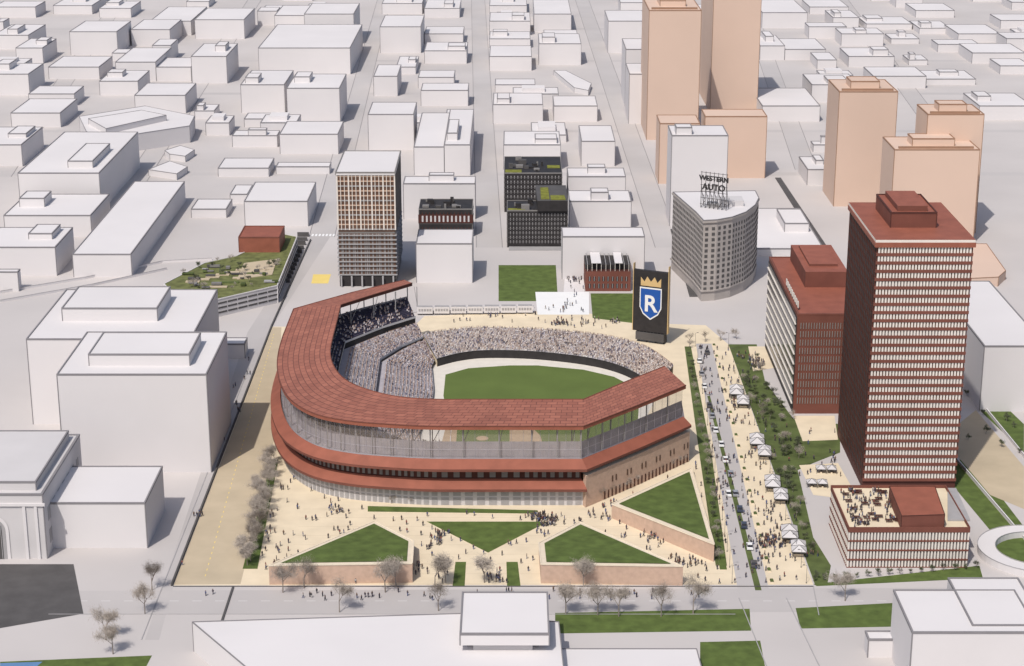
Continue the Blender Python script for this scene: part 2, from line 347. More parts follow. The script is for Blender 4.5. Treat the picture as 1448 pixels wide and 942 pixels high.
# ---------- curved office building with rooftop sign ----------
Y0=H*Yr(425);z=Zr(Y0,311)
P=PX('952,272 1068,270 1073,280 1068,290 1055,300 1036,307 1014,311 995,312 984,300',z)
TG=mat('taupe_stone',(.38,.345,.325),.8,.08,.2)
b=MB();b.prism(P,0,z,TG,WHITE);ptrim(b,P,z,EDGE,.3,z-1)
def perim(b,P,z0,z1,n,step,m,fz=.6,d=.15,fx=.5):
    a=sum(P[i][0]*P[(i+1)%len(P)][1]-P[(i+1)%len(P)][0]*P[i][1] for i in range(len(P)))
    if a<0:P=P[::-1]
    dz=(z1-z0)/n
    for i in range(len(P)):
        p=Vector(P[i][:2]);q=Vector(P[(i+1)%len(P)][:2]);L=(q-p).length;t=(q-p)/L;nn=Vector((t.y,-t.x))
        k=max(1,int(L/step))
        for j in range(k):
            c=p+t*(L*(j+.5)/k);hw=L/k*fx/2
            A=c-t*hw;Bq=c+t*hw;Ao=A+nn*d;Bo=Bq+nn*d
            for f in range(n):
                w=z0+dz*(f+.5-fz/2);w2=w+dz*fz
                b.prism([(A.x,A.y),(Ao.x,Ao.y),(Bo.x,Bo.y),(Bq.x,Bq.y)],w,w2,m,None,True)
perim(b,P,5,z-3,12,2.6,DGREY,.55,.15,.45)
cxy=[sum(p[i] for p in P)/len(P) for i in (0,1)]
P2=[(cxy[0]+(p[0]-cxy[0])*1.03,cxy[1]+(p[1]-cxy[1])*1.03) for p in P]
b.prism(P2,z-1.2,z-.3,TG,None,True);b.prism(P2,z*.12,z*.12+.8,TG,None,True)
b.box(cxy[0]-2,cxy[0]+9,cxy[1]+2,cxy[1]+12,z,z+3,WHITE2);b.box(cxy[0]-9,cxy[0]-4,cxy[1]-1,cxy[1]+5,z,z+2,GREY)
b.done('curved_office_building')
sg=bpy.data.objects.new('rooftop_sign',None);sc.collection.objects.link(sg)
sx,sy=G(1008,296,z);sg.location=(sx,sy,z);sg.rotation_euler=(0,0,math.radians(-30))
b=MB()
for i in range(7):
    u=-7+i*14/6
    b.beam((u,.6,0),(u,.6,19),.2,.15,DGREY,4);b.beam((u,4,0),(u,.6,12),.15,.12,DGREY,4);b.beam((u,4,0),(u,4,6),.12,.12,DGREY,4)
for k in range(6): b.beam((-7.5,.6,2+k*3.3),(7.5,.6,2+k*3.3),.15,.15,DGREY,4)
for i in range(6):
    b.beam((-7+i*14/6,.6,0),(-7+(i+1)*14/6,.6,4),.14,.14,DGREY,4);b.beam((-7+i*14/6,.6,9),(-7+(i+1)*14/6,.6,4),.12,.12,DGREY,4)
b.done('frame',sg)
def text(s,size,loc,rot,m,parent,ext=.15,name='lettering'):
    cu=bpy.data.curves.new(name,'FONT');cu.body=s;cu.size=size;cu.extrude=ext;cu.align_x='CENTER';cu.offset=.02*size
    o=bpy.data.objects.new(name+'_tmp',cu);sc.collection.objects.link(o)
    bpy.context.view_layer.update()
    me=bpy.data.meshes.new_from_object(o.evaluated_get(bpy.context.evaluated_depsgraph_get()));bpy.data.objects.remove(o)
    me.materials.clear();me.materials.append(m)
    o=bpy.data.objects.new(name,me);sc.collection.objects.link(o);o.location=loc;o.rotation_euler=rot;o.parent=parent;return o
text('WESTERN',3.6,(0,.2,14.5),(math.pi/2,0,0),DARK,sg,.3);text('AUTO',4.5,(0,.2,9.8),(math.pi/2,0,0),DARK,sg,.3)

# ---------- scoreboard ----------
sb=bpy.data.objects.new('scoreboard',None);sc.collection.objects.link(sb);sb.location=(64.5,836,0);sb.rotation_euler=(0,0,math.radians(-24))
b=MB();b.box(-8.5,8.5,0,1.8,5.5,35,DARK)
for u in (-6.5,-2.2,2.2,6.5):
    b.box(u-.5,u+.5,2,3,0,33,DGREY);b.beam((u,5,0),(u,3,20),.3,.2,DGREY,4)
for k in range(6): b.box(-7.8,7.8,3,3.4,6+k*5.3,6.5+k*5.3,DGREY)
for u in (-8.8,8.5): b.box(u,u+.3,-.2,2,5.5,38,GOLD)
b.box(-7,7,-.3,1.5,1.2,5.0,DGREY)
for i in range(9): b.beam((-7+i*1.75,.5,5),(-7+i*1.75,.5,5.6),.1,.1,GREY,4)
b.done('board',sb)
b=MB()
def shield(s,y,m,cz=19.5):
    pts=[(-5,7),(5,7),(5,-2),(3.5,-5),(0,-7.5),(-3.5,-5),(-5,-2)]
    b.face([(p[0]*s,y,cz+p[1]*s) for p in pts],m)
shield(1.08,-.04,WPAINT);shield(.98,-.08,BLUE)
cr=[(-5,0),(5,0),(5,4.2),(3.2,2),(1.8,4.6),(0,2.2),(-1.8,4.6),(-3.2,2),(-5,4.2)]
b.face([(p[0],-.05,27.7+p[1]) for p in cr],GOLD);b.done('crest',sb)
text('R',11,(0,-.15,15.6),(math.pi/2,0,0),WPAINT,sb,.05)

# ---------- streets, plaza ----------
sheet('plaza_pavement',PX('245,828 1150,827 1030,487 998,460 940,458 870,446 780,440 600,447 585,462 385,462'),.012,PLAZA)
sheet('boulevard_pavement',PX('246,827 340,826 372,700 392,600 398,463 386,463'),.018,PLAZAD)
sheet('street_road',PX('225,905 245,829 385,462 470,330 440,330 350,470 205,905'),.009,STREET)
sheet('street_road',PX('0,870 2000,862 2000,829 0,836'),.005,STREET)
b=MB()
for a,c_ in (((244,829),(385,462)),((385,462),(440,340))):
    A=G(*a);Bc=G(*c_);b.prism([(A[0]-.6,A[1]),(A[0],A[1]),Bc,(Bc[0]-.6,Bc[1])],0,.9,DGREY)
A=G(245,829);Bc=G(1150,828);b.box(A[0],Bc[0],A[1]-.5,A[1],0,.15,DGREY)
A=G(333,829);b.box(A[0]-1,A[0]-.3,A[1]-28,A[1]-1,0,.4,DGREY)
for (a,c_) in (((200,905),(352,520)),((1150,829),(1158,870)),((1045,846),(1085,945)),((1112,846),(1160,945))):
    A=G(*a);Bc=G(*c_);b.prism([(A[0]-.15,A[1]),(A[0]+.15,A[1]),(Bc[0]+.15,Bc[1]),(Bc[0]-.15,Bc[1])],0,.13,GREY)
A=G(0,869);b.box(-150,G(1040,869)[0],A[1],A[1]+.25,0,.13,GREY)
b.done('kerb')
b=MB();A=G(290,815);Bc=G(388,470)
for i in range(60):
    t=i/60;x=A[0]+(Bc[0]-A[0])*t;y=A[1]+(Bc[1]-A[1])*t;b.box(x-.15,x+.15,y,y+1.6,.018,.026,YEL)
for i in range(7):
    x,y=G(440+5*i,334);b.box(x,x+1.2,y,y+5,.01,.02,WPAINT)
A=G(0,850)
for i in range(40): b.box(-150+i*7.5,-147+i*7.5,A[1],A[1]+.15,.006,.012,WPAINT)
b.done('road_marking')
b=MB()
x0_,y0_=G(400,826);x1_,y1_=G(1000,720)
for i in range(9):
    yy=y0_+i*(y1_-y0_)/8;b.box(x0_,x1_,yy,yy+.12,.0125,.016,PLAZAD)
b.done('paving_joint')
sheet('bright_plaza',PX('757,413 833,413 833,445 760,445'),.024,WPAINT)
sheet('footpath',PX('800,375 828,375 826,413 797,413'),.028,WHITE)
for t in ('705,375 786,375 789,426 705,426','835,415 897,415 903,458 838,450','785,867 1060,861 1062,892 785,896','1125,860 1278,852 1278,886 1132,889','990,908 1075,906 1085,960 990,960','0,936 215,927 203,950 0,950',
          '1150,826 1385,800 1390,818 1155,829','1375,530 1448,600 1448,640 1385,580 1360,540','1350,650 1375,650 1448,745 1400,750 1350,690'):
    sheet('lawn',PX(t),.02,GRASS)
sheet('water',PX('0,938 60,936 30,960 0,960'),.03,WATER)
sheet('dark_forecourt',PX('-20,798 104,798 118,868 -20,892'),.05,DGREY)
sheet('yellow_forecourt',PX('443,388 468,388 464,401 440,401'),.03,YEL)
sheet('path',PX('1355,600 1380,580 1448,660 1448,720 1400,700 1350,640'),.024,PLAZAD)
b=MB();b.prism(PX('1096,252 1104,252 1178,362 1166,362'),0,.4,DGREY);b.prism(PX('948,325 955,325 990,420 975,420'),0,.5,DGREY);b.done('rail_trench')
b=MB()
for t in ('0,415 120,395 230,372 300,368','0,428 130,405 236,382','480,455 600,444 755,436','1360,540 1448,648','1350,650 1448,765'):
    q=PX(t)
    for i in range(len(q)-1):
        A=Vector(q[i]);Bv=Vector(q[i+1]);d=(Bv-A).normalized();n=Vector((-d.y,d.x))*.6
        b.prism([tuple(A),tuple(Bv),tuple(Bv+n),tuple(A+n)],0,1.2,WHITE)
        b.beam((*A,1.3),(*Bv,1.3),.1,.1,GREY,4)
b.done('parapet_wall')
tr=bpy.data.objects.new('passenger_train',None);sc.collection.objects.link(tr)
A=Vector(G(590,446));Bv=Vector(G(755,444));N=7
for i in range(N):
    p=A.lerp(Bv,i/N);q=A.lerp(Bv,(i+.93)/N)
    b=MB();b.box(p.x,q.x,p.y,p.y+3,.8,4,WHITE);b.box(p.x+.3,q.x-.3,p.y+.4,p.y+2.6,4,4.3,GREY)
    grid(b,'S',p.y,p.x+.5,q.x-.5,2,3.4,5,1,.7,.8,GREY);b.box(p.x+1,p.x+2.2,p.y+.3,p.y+2.7,.1,.8,DGREY);b.box(q.x-2.2,q.x-1,p.y+.3,p.y+2.7,.1,.8,DGREY)
    b.done('coach',tr)

# promenade
sheet('promenade_lawn',PX('968,490 977,490 1006,640 1028,800 1012,800 990,650'),.02,GRASSD)
sheet('promenade_road',PX('984,486 1006,486 1090,845 1045,845'),.026,STREET)
sheet('promenade_median',PX('1000,560 1004,560 1077,835 1068,835'),.032,GRASSD)
sheet('promenade_lawn',PX('1030,487 1070,487 1082,540 1122,592 1188,600 1188,640 1150,655 1128,665 1150,760 1175,800 1170,826 1152,826'),.022,GRASSD)
sheet('court_paving',PX('1122,588 1180,588 1185,622 1135,624'),.03,PLAZA)
sheet('court_paving',PX('1130,658 1185,655 1205,690 1190,705 1150,700'),.03,PLAZA)
sheet('court_paving',PX('1058,490 1092,490 1098,520 1065,525'),.03,PLAZA)
b=MB();b.box(-.6,.6,0,2.4,0,.5,CREAM,GRASSD);b.box(-.4,.4,.2,2.2,.5,.75,GRASSD);PLm=b.mesh('planter_box')
for i in range(22):
    t=i/21;x,y=G(1010+82*t,490+335*t);place(PLm,'planter_box',(x,y,.03))
b=MB();b.beam((0,0,0),(0,0,6.5),.08,.05,DGREY,5);b.beam((0,0,0),(0,0,.5),.18,.14,DGREY,5);b.beam((0,0,6.5),(1,0,6.8),.06,.05,DGREY,4);b.box(.7,1.4,-.15,.15,6.65,6.85,DGREY);SLm=b.mesh('street_lamp')
for i in range(16):
    for off in (983,1030):
        t=i/15;x,y=G(off+(52 if off==983 else 110)*t,490+335*t);place(SLm,'street_lamp',(x,y,0),0 if off==983 else math.pi)

# ring ramp
b=MB();c0=G(1465,785)
for k in range(40):
    a0,a1=6.2832*k/40,6.2832*(k+1)/40
    P=[(c0[0]+r*math.cos(a),c0[1]+1.0*r*math.sin(a)) for r,a in ((20,a0),(20,a1),(14,a1),(14,a0))]
    b.prism(P,0,2.5,WHITE)
    b.beam((*P[0],2.7),(*P[1],2.7),.12,.12,GREY,4);b.beam((*P[3],2.7),(*P[2],2.7),.12,.12,GREY,4)
b.done('circular_ramp')
b=MB();b.prism([(c0[0]+13.9*math.cos(6.2832*i/30),c0[1]+13.9*math.sin(6.2832*i/30)) for i in range(30)],0,.4,GRASS);b.done('lawn')

# ---------- raised lawns ----------
LAWNS=[]
def mound(pts):
    V=[(*G(x,y,z),z) for x,y,z in pts]
    b=MB();poly=[(v[0],v[1]) for v in V];zs=[v[2] for v in V];LAWNS.append(poly)
    b.prism(poly,0,zs,SALMON,CREAM)
    c=Vector([sum(v[i] for v in V)/len(V) for i in range(3)])
    I=[c+(Vector(v)-c)*.88+Vector((0,0,.25)) for v in V]
    c2=c+Vector((0,0,.3))
    sgn=1 if sum(V[i][0]*V[(i+1)%len(V)][1]-V[(i+1)%len(V)][0]*V[i][1] for i in range(len(V)))>0 else -1
    for i in range(len(I)):
        a,d=I[i],I[(i+1)%len(I)]
        b.face([a,d,c2] if sgn>0 else [d,a,c2],GRASS)
        va=Vector(V[i]);vd=Vector(V[(i+1)%len(V)]);b.beam(va,vd,.28,.28,CREAM,4)
    b.done('raised_lawn')
mound([(380,800,7),(583,797,7),(585,765,4.5),(530,737,1.5)])
mound([(765,798,7),(966,801,7),(820,738,1.5),(762,768,4.5)])
mound([(978,662,1),(865,713,5.5),(1010,770,6.5)])
FL=['603,738 775,738 690,782','520,716 760,722 762,727 520,724','644,795 659,795 657,829 640,829','716,795 732,795 736,829 717,829','384,650 394,650 364,805 343,805','1000,700 1010,700 1028,806 1018,806']
for t in FL:
    P=PX(t);b=MB();b.prism(P,.0,.12,CREAM,GRASS);b.done('lawn');LAWNS.append(P)

# ---------- stadium ----------
st=bpy.data.objects.new('baseball_stadium',None);sc.collection.objects.link(st)
O_=PX('572,396 500,413 415,437 400,475 392,510 396,540 412,566 445,585 492,595 550,600 620,603 740,603 825,603 900,574 970,545',31)
I_=PX('583,402 530,418 482,433 474,465 467,500 475,525 495,543 530,556 570,564 620,567 660,567 750,567 825,567 882,543 940,520',31)
Fd=[(-35,806),(-36,797),(-35,783),(-34,768),(-34,752),(-35,737),(-37,720),(-37,706),(-33,695),(-25,688),(-15,684),(8,684),(20,686),(37,703),(53,722)]
def dense(P,n=7):
    out=[]
    for i in range(len(P)-1):
        for k in range(n):
            t=k/n
            if 3<=i<=9:
                a,b_,c,d=[Vector(P[max(0,min(len(P)-1,j))]) for j in (i-1,i,i+1,i+2)]
                q=.5*((2*b_)+(c-a)*t+(2*a-5*b_+4*c-d)*t*t+(3*b_-a-3*c+d)*t**3)
            else: q=Vector(P[i]).lerp(Vector(P[i+1]),t)
            out.append(q)
    out.append(Vector(P[-1]));return out
O=dense(O_);I=dense(I_);Fp=dense(Fd);NS=len(O)
def norm_off(P,d):
    R=[]
    for i in range(len(P)):
        a=P[max(0,i-1)];c=P[min(len(P)-1,i+1)];t1=(P[i]-a) if i>0 else (c-P[i]);t2=(c-P[i]) if i<len(P)-1 else t1
        t1=t1.normalized();t2=t2.normalized();t=(t1+t2).normalized();n=Vector((-t.y,t.x))
        k=max(.6,t.dot(t1));R.append(P[i]+n*d/k)
    return R
def W(w): return [o.lerp(f,w) for o,f in zip(O,Fp)]
def strip(b,A,za,Bp,zb,m,i0=0,i1=None,uvv=None):
    i1=i1 or len(A)-1;u=0
    for i in range(i0,i1):
        L=(A[i+1]-A[i]).length
        fu=[(u,0),(u+L,0),(u+L,uvv),(u,uvv)] if uvv else None
        b.face([(*A[i],za),(*A[i+1],za),(*Bp[i+1],zb),(*Bp[i],zb)],m,fu);u+=L
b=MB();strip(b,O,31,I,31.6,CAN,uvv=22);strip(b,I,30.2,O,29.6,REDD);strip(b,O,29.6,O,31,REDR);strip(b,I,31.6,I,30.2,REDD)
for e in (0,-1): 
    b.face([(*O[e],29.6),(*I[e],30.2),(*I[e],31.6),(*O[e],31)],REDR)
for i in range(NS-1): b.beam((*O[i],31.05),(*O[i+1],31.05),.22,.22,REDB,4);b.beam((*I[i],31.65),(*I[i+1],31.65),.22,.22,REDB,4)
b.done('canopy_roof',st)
b=MB()
A=norm_off(O,2);T=norm_off(O,9)
for i in range(0,NS,3):
    b.beam((*A[i],17),(*A[i],29.6),.3,.25,GREY,5);b.beam((*T[i],20),(*T[i],29.7),.22,.22,GREY,5)
    b.beam((*T[i],21),(*T[i].lerp(I[i],.6),29.8),.15,.15,GREY,4)
b.done('canopy_column',st)
b=MB();g=norm_off(O,1.5);strip(b,g,17.5,g,29.6,CLR,20);b.done('glazed_wall',st)
b=MB();gg=norm_off(O,1.3)
for i in range(20,NS-1):
    L=(gg[i+1]-gg[i]).length;n=max(1,int(L/5))
    for k in range(n):
        p=gg[i].lerp(gg[i+1],k/n);b.beam((*p,17.5),(*p,29.6),.06,.06,SEATL,3)
g2=norm_off(O,1.1);strip(b,g2,21.4,g2,21.6,SEATL,20);strip(b,g2,17.5,g2,18.3,SEATL,20)
b.done('mullion',st)
b=MB()
cor=12*7
def ring(zt,zb,out,m,i1=None):
    a=norm_off(O,.8);e=norm_off(O,-out)
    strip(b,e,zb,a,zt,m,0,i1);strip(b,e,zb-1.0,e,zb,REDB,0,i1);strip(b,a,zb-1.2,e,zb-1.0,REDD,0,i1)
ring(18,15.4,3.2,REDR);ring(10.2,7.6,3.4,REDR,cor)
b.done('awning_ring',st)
b=MB()
w1=norm_off(O,1.2);strip(b,w1,9.5,w1,14.8,REDD,0,cor)
w0=norm_off(O,-.3);strip(b,w0,0,w0,7,WHITE2,0,cor)
w3=norm_off(O,-2.5);strip(b,w3,0,w3,12.6,SALMON,cor);strip(b,w3,12.6,norm_off(O,1),12.9,CREAM,cor)
w4=norm_off(O,.9);strip(b,w4,12.6,w4,15.2,DGREY,cor)
b.face([(*w3[cor],0),(*w0[cor],0),(*w0[cor],12.6),(*w3[cor],12.6)],SALMON)
strip(b,norm_off(O,1.3),17.4,W(.08),17.4,SEATL)
b.done('facade_wall',st)
b=MB();w5=norm_off(O,-.45)
for i in range(0,cor,1):
    p=w5[i];q=w5[i+1];n=max(1,int((q-p).length/3.2))
    for k in range(n):
        a=p.lerp(q,(k+.15)/n);c_=p.lerp(q,(k+.8)/n);b.face([(*a,.3),(*c_,.3),(*c_,3.2),(*a,3.2)],GREY);b.face([(*a,3.8),(*c_,3.8),(*c_,5.6),(*a,5.6)],GREY)
w6=norm_off(O,1.0)
for i in range(0,cor):
    p=w6[i];q=w6[i+1];n=max(1,int((q-p).length/3))
    for k in range(n):
        a=p.lerp(q,(k+.2)/n);c_=p.lerp(q,(k+.7)/n);b.face([(*a,10.6),(*c_,10.6),(*c_,14),(*a,14)],MGREY)
w7=norm_off(O,-2.65)
for i in range(cor+2,NS-1):
    p=w7[i];q=w7[i+1]
    for k in range(2):
        a=p.lerp(q,(k+.25)/2);c_=p.lerp(q,(k+.6)/2);b.face([(*a,.2),(*c_,.2),(*c_,3.4),(*a,3.4)],REDD)
        if i%2: b.face([(*a,6),(*c_,6),(*c_,8.4),(*a,8.4)],BRW)
b.done('facade_opening',st)
def deck(b,wa,za,wb,zb,n,m):
    for k in range(n):
        t0,t1=k/n,(k+1)/n;z0=za+(zb-za)*t0;z1=za+(zb-za)*t1
        A=W(wa+(wb-wa)*t0);Bq=W(wa+(wb-wa)*t1)
        strip(b,A,z0,Bq,z0,m)
        if k<n-1: strip(b,Bq,z0,Bq,z1,m)
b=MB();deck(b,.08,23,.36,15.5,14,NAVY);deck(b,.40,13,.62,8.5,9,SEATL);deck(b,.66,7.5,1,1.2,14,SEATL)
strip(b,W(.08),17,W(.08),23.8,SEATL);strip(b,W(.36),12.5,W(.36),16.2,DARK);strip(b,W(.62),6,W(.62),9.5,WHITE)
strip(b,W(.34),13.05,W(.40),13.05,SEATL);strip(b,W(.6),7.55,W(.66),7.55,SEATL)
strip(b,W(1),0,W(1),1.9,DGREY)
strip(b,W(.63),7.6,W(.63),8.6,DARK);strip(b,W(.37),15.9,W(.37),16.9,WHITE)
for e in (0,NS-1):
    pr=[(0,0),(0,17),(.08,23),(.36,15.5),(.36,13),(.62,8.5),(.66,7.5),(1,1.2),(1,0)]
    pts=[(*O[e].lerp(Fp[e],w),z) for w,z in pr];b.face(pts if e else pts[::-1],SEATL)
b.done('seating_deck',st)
OT=PX('598,472 640,466 680,463 760,465 850,474 910,489 952,517',9);OB=PX('618,508 650,500 690,496 760,498 835,507 885,521 930,547',3.6)
def dens2(P,n=8):
    out=[]
    for i in range(len(P)-1):
        for k in range(n):
            t=k/n;a,b_,c,d=[Vector(P[max(0,min(len(P)-1,j))]) for j in (i-1,i,i+1,i+2)]
            out.append(.5*((2*b_)+(c-a)*t+(2*a-5*b_+4*c-d)*t*t+(3*b_-a-3*c+d)*t**3))
    out.append(Vector(P[-1]));return out
OT=dens2(OT);OB=dens2(OB)
b=MB();n=16
for k in range(n):
    A=[o.lerp(t,k/n) for o,t in zip(OB,OT)];Bq=[o.lerp(t,(k+1)/n) for o,t in zip(OB,OT)];z0=3.6+5.4*k/n;z1=3.6+5.4*(k+1)/n
    strip(b,A,z0,Bq,z0,SEATL);strip(b,Bq,z0,Bq,z1,SEATL)
strip(b,OB,0,OB,3.9,DARK);strip(b,OT,9,OT,0,CREAM);strip(b,OB,4.0,[p+Vector((0,-.25)) for p in OB],4.0,GREY)
b.done('outfield_stand',st)
track=[(p.x,p.y) for p in Fp]+[(p.x,p.y) for p in OB[::-1]]
b=MB();b.prism(track,.01,.04,TRACK);b.done('warning_track',st)
gp=PX('627,560 630,530 662,521 720,517 760,517 825,523 868,533 905,552')+[(52,728),(36,711),(18,699),(-12,700),(-24,712)]
b=MB();b.prism(gp,.05,.08,TURF);b.done('field_grass',st)
hx,hy=-25,697
def arc(cx,cy,r,a0,a1,n=20): return [(cx+r*math.cos(a0+(a1-a0)*i/n),cy+r*math.sin(a0+(a1-a0)*i/n)) for i in range(n+1)]
b=MB();b.prism([(hx-4,hy-4)]+[(hx+31,hy-2)]+arc(hx+11,hy+11,26,-.5,math.pi/2+.5)+[(hx-2,hy+31)],.09,.12,DIRT)
b.prism(arc(hx,hy,4.5,0,6.28),.12,.13,DIRT);b.prism([(hx+2.5,hy+2.5),(hx+24,hy+2.5),(hx+24,hy+24),(hx+2.5,hy+24)],.13,.16,TURF)
b.prism(arc(hx+13,hy+13,2.5,0,6.28),.17,.3,DIRT)
b.prism([(hx,hy),(hx+.15,hy),(hx+.15,hy+30),(hx,hy+30)],.17,.18,WPAINT);b.prism([(hx+.16,hy),(hx+60,hy),(hx+60,hy+.15),(hx+.16,hy+.15)],.17,.18,WPAINT)
b.done('infield',st)

# ---------- numpy scatter ----------
def tile(name,V,Fc,pos,col_fn,parent=None,rots=None,mat_=VC):
    V=np.array(V,float);n=len(V);N=len(pos);pos=np.array(pos,float)
    rots=np.random.RandomState(1).uniform(0,6.28,N) if rots is None else rots
    c,s_=np.cos(rots)[:,None],np.sin(rots)[:,None]
    X=V[None,:,0]*c-V[None,:,1]*s_+pos[:,0:1];Y=V[None,:,0]*s_+V[None,:,1]*c+pos[:,1:2];Z_=V[None,:,2]+pos[:,2:3]
    VV=np.stack([X,Y,Z_],-1).reshape(-1,3)
    me=bpy.data.meshes.new(name)
    fs=[]
    for k in range(N):
        o=k*n;fs+= [tuple(i+o for i in f) for f in Fc]
    me.from_pydata(VV.tolist(),[],fs)
    ca=me.color_attributes.new('Col','FLOAT_COLOR','POINT')
    ca.data.foreach_set('color',col_fn(N,n,V).astype(np.float32).ravel())
    me.materials.append(mat_);o=bpy.data.objects.new(name,me);sc.collection.objects.link(o)
    if parent:o.parent=parent
    return o
def spect():
    V=[];Fc=[]
    def fr(x0,x1,y0,y1,z0,z1,k):
        o=len(V);cx=(x0+x1)/2;cy=(y0+y1)/2
        for z,s_ in ((z0,1),(z1,k)):
            for x,y in ((x0,y0),(x1,y0),(x1,y1),(x0,y1)): V.append((cx+(x-cx)*s_,cy+(y-cy)*s_,z))
        Fc.extend([(o,o+1,o+5,o+4),(o+1,o+2,o+6,o+5),(o+2,o+3,o+7,o+6),(o+3,o,o+4,o+7),(o+4,o+5,o+6,o+7)])
    fr(-.26,.26,-.16,.16,.3,1.05,.8);fr(-.2,.2,-.55,-.1,.35,.55,.9);fr(-.12,.12,-.12,.12,1.08,1.36,.75)
    return V,Fc
SV,SF=spect()
PAL=np.array([(.64,.60,.62),(.50,.46,.49),(.42,.35,.36),(.22,.19,.22),(.08,.08,.11),(.47,.37,.34),(.12,.12,.2),(.62,.54,.49)])
PALO=np.array([(.68,.64,.62),(.58,.53,.51),(.46,.40,.38),(.25,.22,.22),(.1,.09,.1),(.5,.41,.36),(.14,.13,.18),(.64,.56,.5)])
def scol(seed,PAL=PAL):
    def f(N,n,V):
        r=np.random.RandomState(seed);c=PAL[r.choice(len(PAL),N,p=[.24,.22,.15,.1,.07,.1,.05,.07])]
        C4=np.ones((N,n,4));C4[:,:,:3]=c[:,None,:];C4[:,16:,:3]=np.array([.42,.28,.2]);return C4
    return f
rs=random.Random(11);pos=[]
for (wa,za,wb,zb,n,dn) in ((.08,23,.36,15.5,14,.22),(.40,13,.62,8.5,9,.75),(.66,7.5,1,1.2,14,.8)):
    for k in range(n):
        P=W(wa+(wb-wa)*(k+.5)/n);z=za+(zb-za)*k/n
        for i in range(0,70 if wa<.6 else 55):
            L=(P[i+1]-P[i]).length;m=int(L/.62)
            for j in range(m):
                if i%4==3 and j<2: continue
                if rs.random()<dn: 
                    q=P[i].lerp(P[i+1],(j+.5)/max(1,m));pos.append((q.x,q.y,z))
tile('spectators',SV,SF,pos,scol(2),st)
pos=[]
for k in range(16):
    P=[o.lerp(t,(k+.5)/16) for o,t in zip(OB,OT)];z=3.6+5.4*k/16
    for i in range(len(P)-1):
        L=(P[i+1]-P[i]).length;m=int(L/.62)
        for j in range(m):
            if rs.random()<.8: q=P[i].lerp(P[i+1],(j+.5)/m);pos.append((q.x,q.y,z))
tile('spectators',SV,SF,pos,scol(3,PALO),st)

# ---------- people ----------
def person(stride):
    me=bpy.data.meshes.new('p');s=stride
    V=[(0,0,.95),(0,0,1.15),(0,0,1.4),(0,0,1.52),(0,-.01,1.66),(0,0,1.78),
       (.19,0,1.42),(.24,.12*s,1.15),(.25,-.02*s-.1,.92),(-.19,0,1.42),(-.24,-.12*s,1.15),(-.25,.1*s-.1,.92),
       (.1,0,.9),(.11,-.15*s,.5),(.11,-.22*s+.05,.06),(.11,-.22*s-.1,.04),(-.1,0,.9),(-.11,.08*s,.5),(-.11,.3*s,.08),(-.11,.3*s-.14,.04)]
    E=[(0,1),(1,2),(2,3),(3,4),(4,5),(2,6),(6,7),(7,8),(2,9),(9,10),(10,11),(0,12),(12,13),(13,14),(14,15),(0,16),(16,17),(17,18),(18,19)]
    Rr=[.16,.15,.17,.06,.105,.09,.08,.055,.04,.08,.055,.04,.1,.07,.05,.04,.1,.07,.05,.04]
    me.from_pydata(V,E,[]);o=bpy.data.objects.new('p',me);sc.collection.objects.link(o)
    md=o.modifiers.new('s','SKIN')
    if not me.skin_vertices: 
        import bmesh
        bm=bmesh.new();bm.from_mesh(me);bm.verts.layers.skin.verify();bm.to_mesh(me);bm.free()
    for i,r in enumerate(Rr): me.skin_vertices[0].data[i].radius=(r*1.1,r*(.75 if i<3 else 1)*1.1)
    me.skin_vertices[0].data[0].use_root=True
    bpy.context.view_layer.update()
    m2=bpy.data.meshes.new_from_object(o.evaluated_get(bpy.context.evaluated_depsgraph_get()))
    V2=[tuple(v.co*1.08) for v in m2.vertices];F2=[tuple(p.vertices) for p in m2.polygons];bpy.data.objects.remove(o);return V2,F2
PW=person(1.);PS=person(.15)
def inside(p,poly):
    x,y=p;c=False;n=len(poly)
    for i in range(n):
        x1,y1=poly[i];x2,y2=poly[(i+1)%n]
        if (y1>y)!=(y2>y) and x<(x2-x1)*(y-y1)/(y2-y1)+x1:c=not c
    return c
def pcol(seed):
    def f(N,n,V):
        r=np.random.RandomState(seed);T=np.array([(.03,.03,.04),(.06,.05,.07),(.22,.07,.06),(.4,.38,.36),(.08,.1,.2),(.15,.1,.07)])
        top=T[r.choice(6,N,p=[.34,.26,.08,.08,.12,.12])];leg=T[r.choice(6,N,p=[.4,.3,.0,.05,.2,.05])]
        C4=np.ones((N,n,4));z=V[:,2][None,:,None]/1.08
        C4[:,:,:3]=np.where(z>1.5,np.array([.3,.19,.13])[None,None,:],np.where(z>.95,top[:,None,:],leg[:,None,:]));C4[:,:,:3]=np.where(z>1.72,np.array([.05,.035,.03]),C4[:,:,:3]);return C4
    return f
def crowd(poly,N,seed,z=.03,excl=True):
    r=random.Random(seed);xs=[p[0] for p in poly];ys=[p[1] for p in poly];pos=[];g=0
    cc=[]
    while len(pos)<N and g<60000:
        g+=1
        if cc and r.random()<.4:
            c=r.choice(cc);p=(c[0]+r.gauss(0,2.2),c[1]+r.gauss(0,2.2))
        else: p=(r.uniform(min(xs),max(xs)),r.uniform(min(ys),max(ys)))
        if not inside(p,poly) or (excl and any(inside(p,L) for L in LAWNS)):continue
        pos.append((*p,z))
        if len(cc)<N/5:cc.append(p)
    h=len(pos)//2
    tile('crowd_of_people',*PW,pos[:h],pcol(seed));tile('crowd_of_people',*PS,pos[h:],pcol(seed+1))
crowd(PX('340,826 400,655 450,700 540,726 830,728 985,652 1020,826'),400,21)
crowd(PX('610,458 640,448 780,443 880,452 900,462 850,468 760,458 680,457'),80,22)
crowd(PX('988,490 1028,490 1145,826 1030,826 1000,640'),330,23,.05)
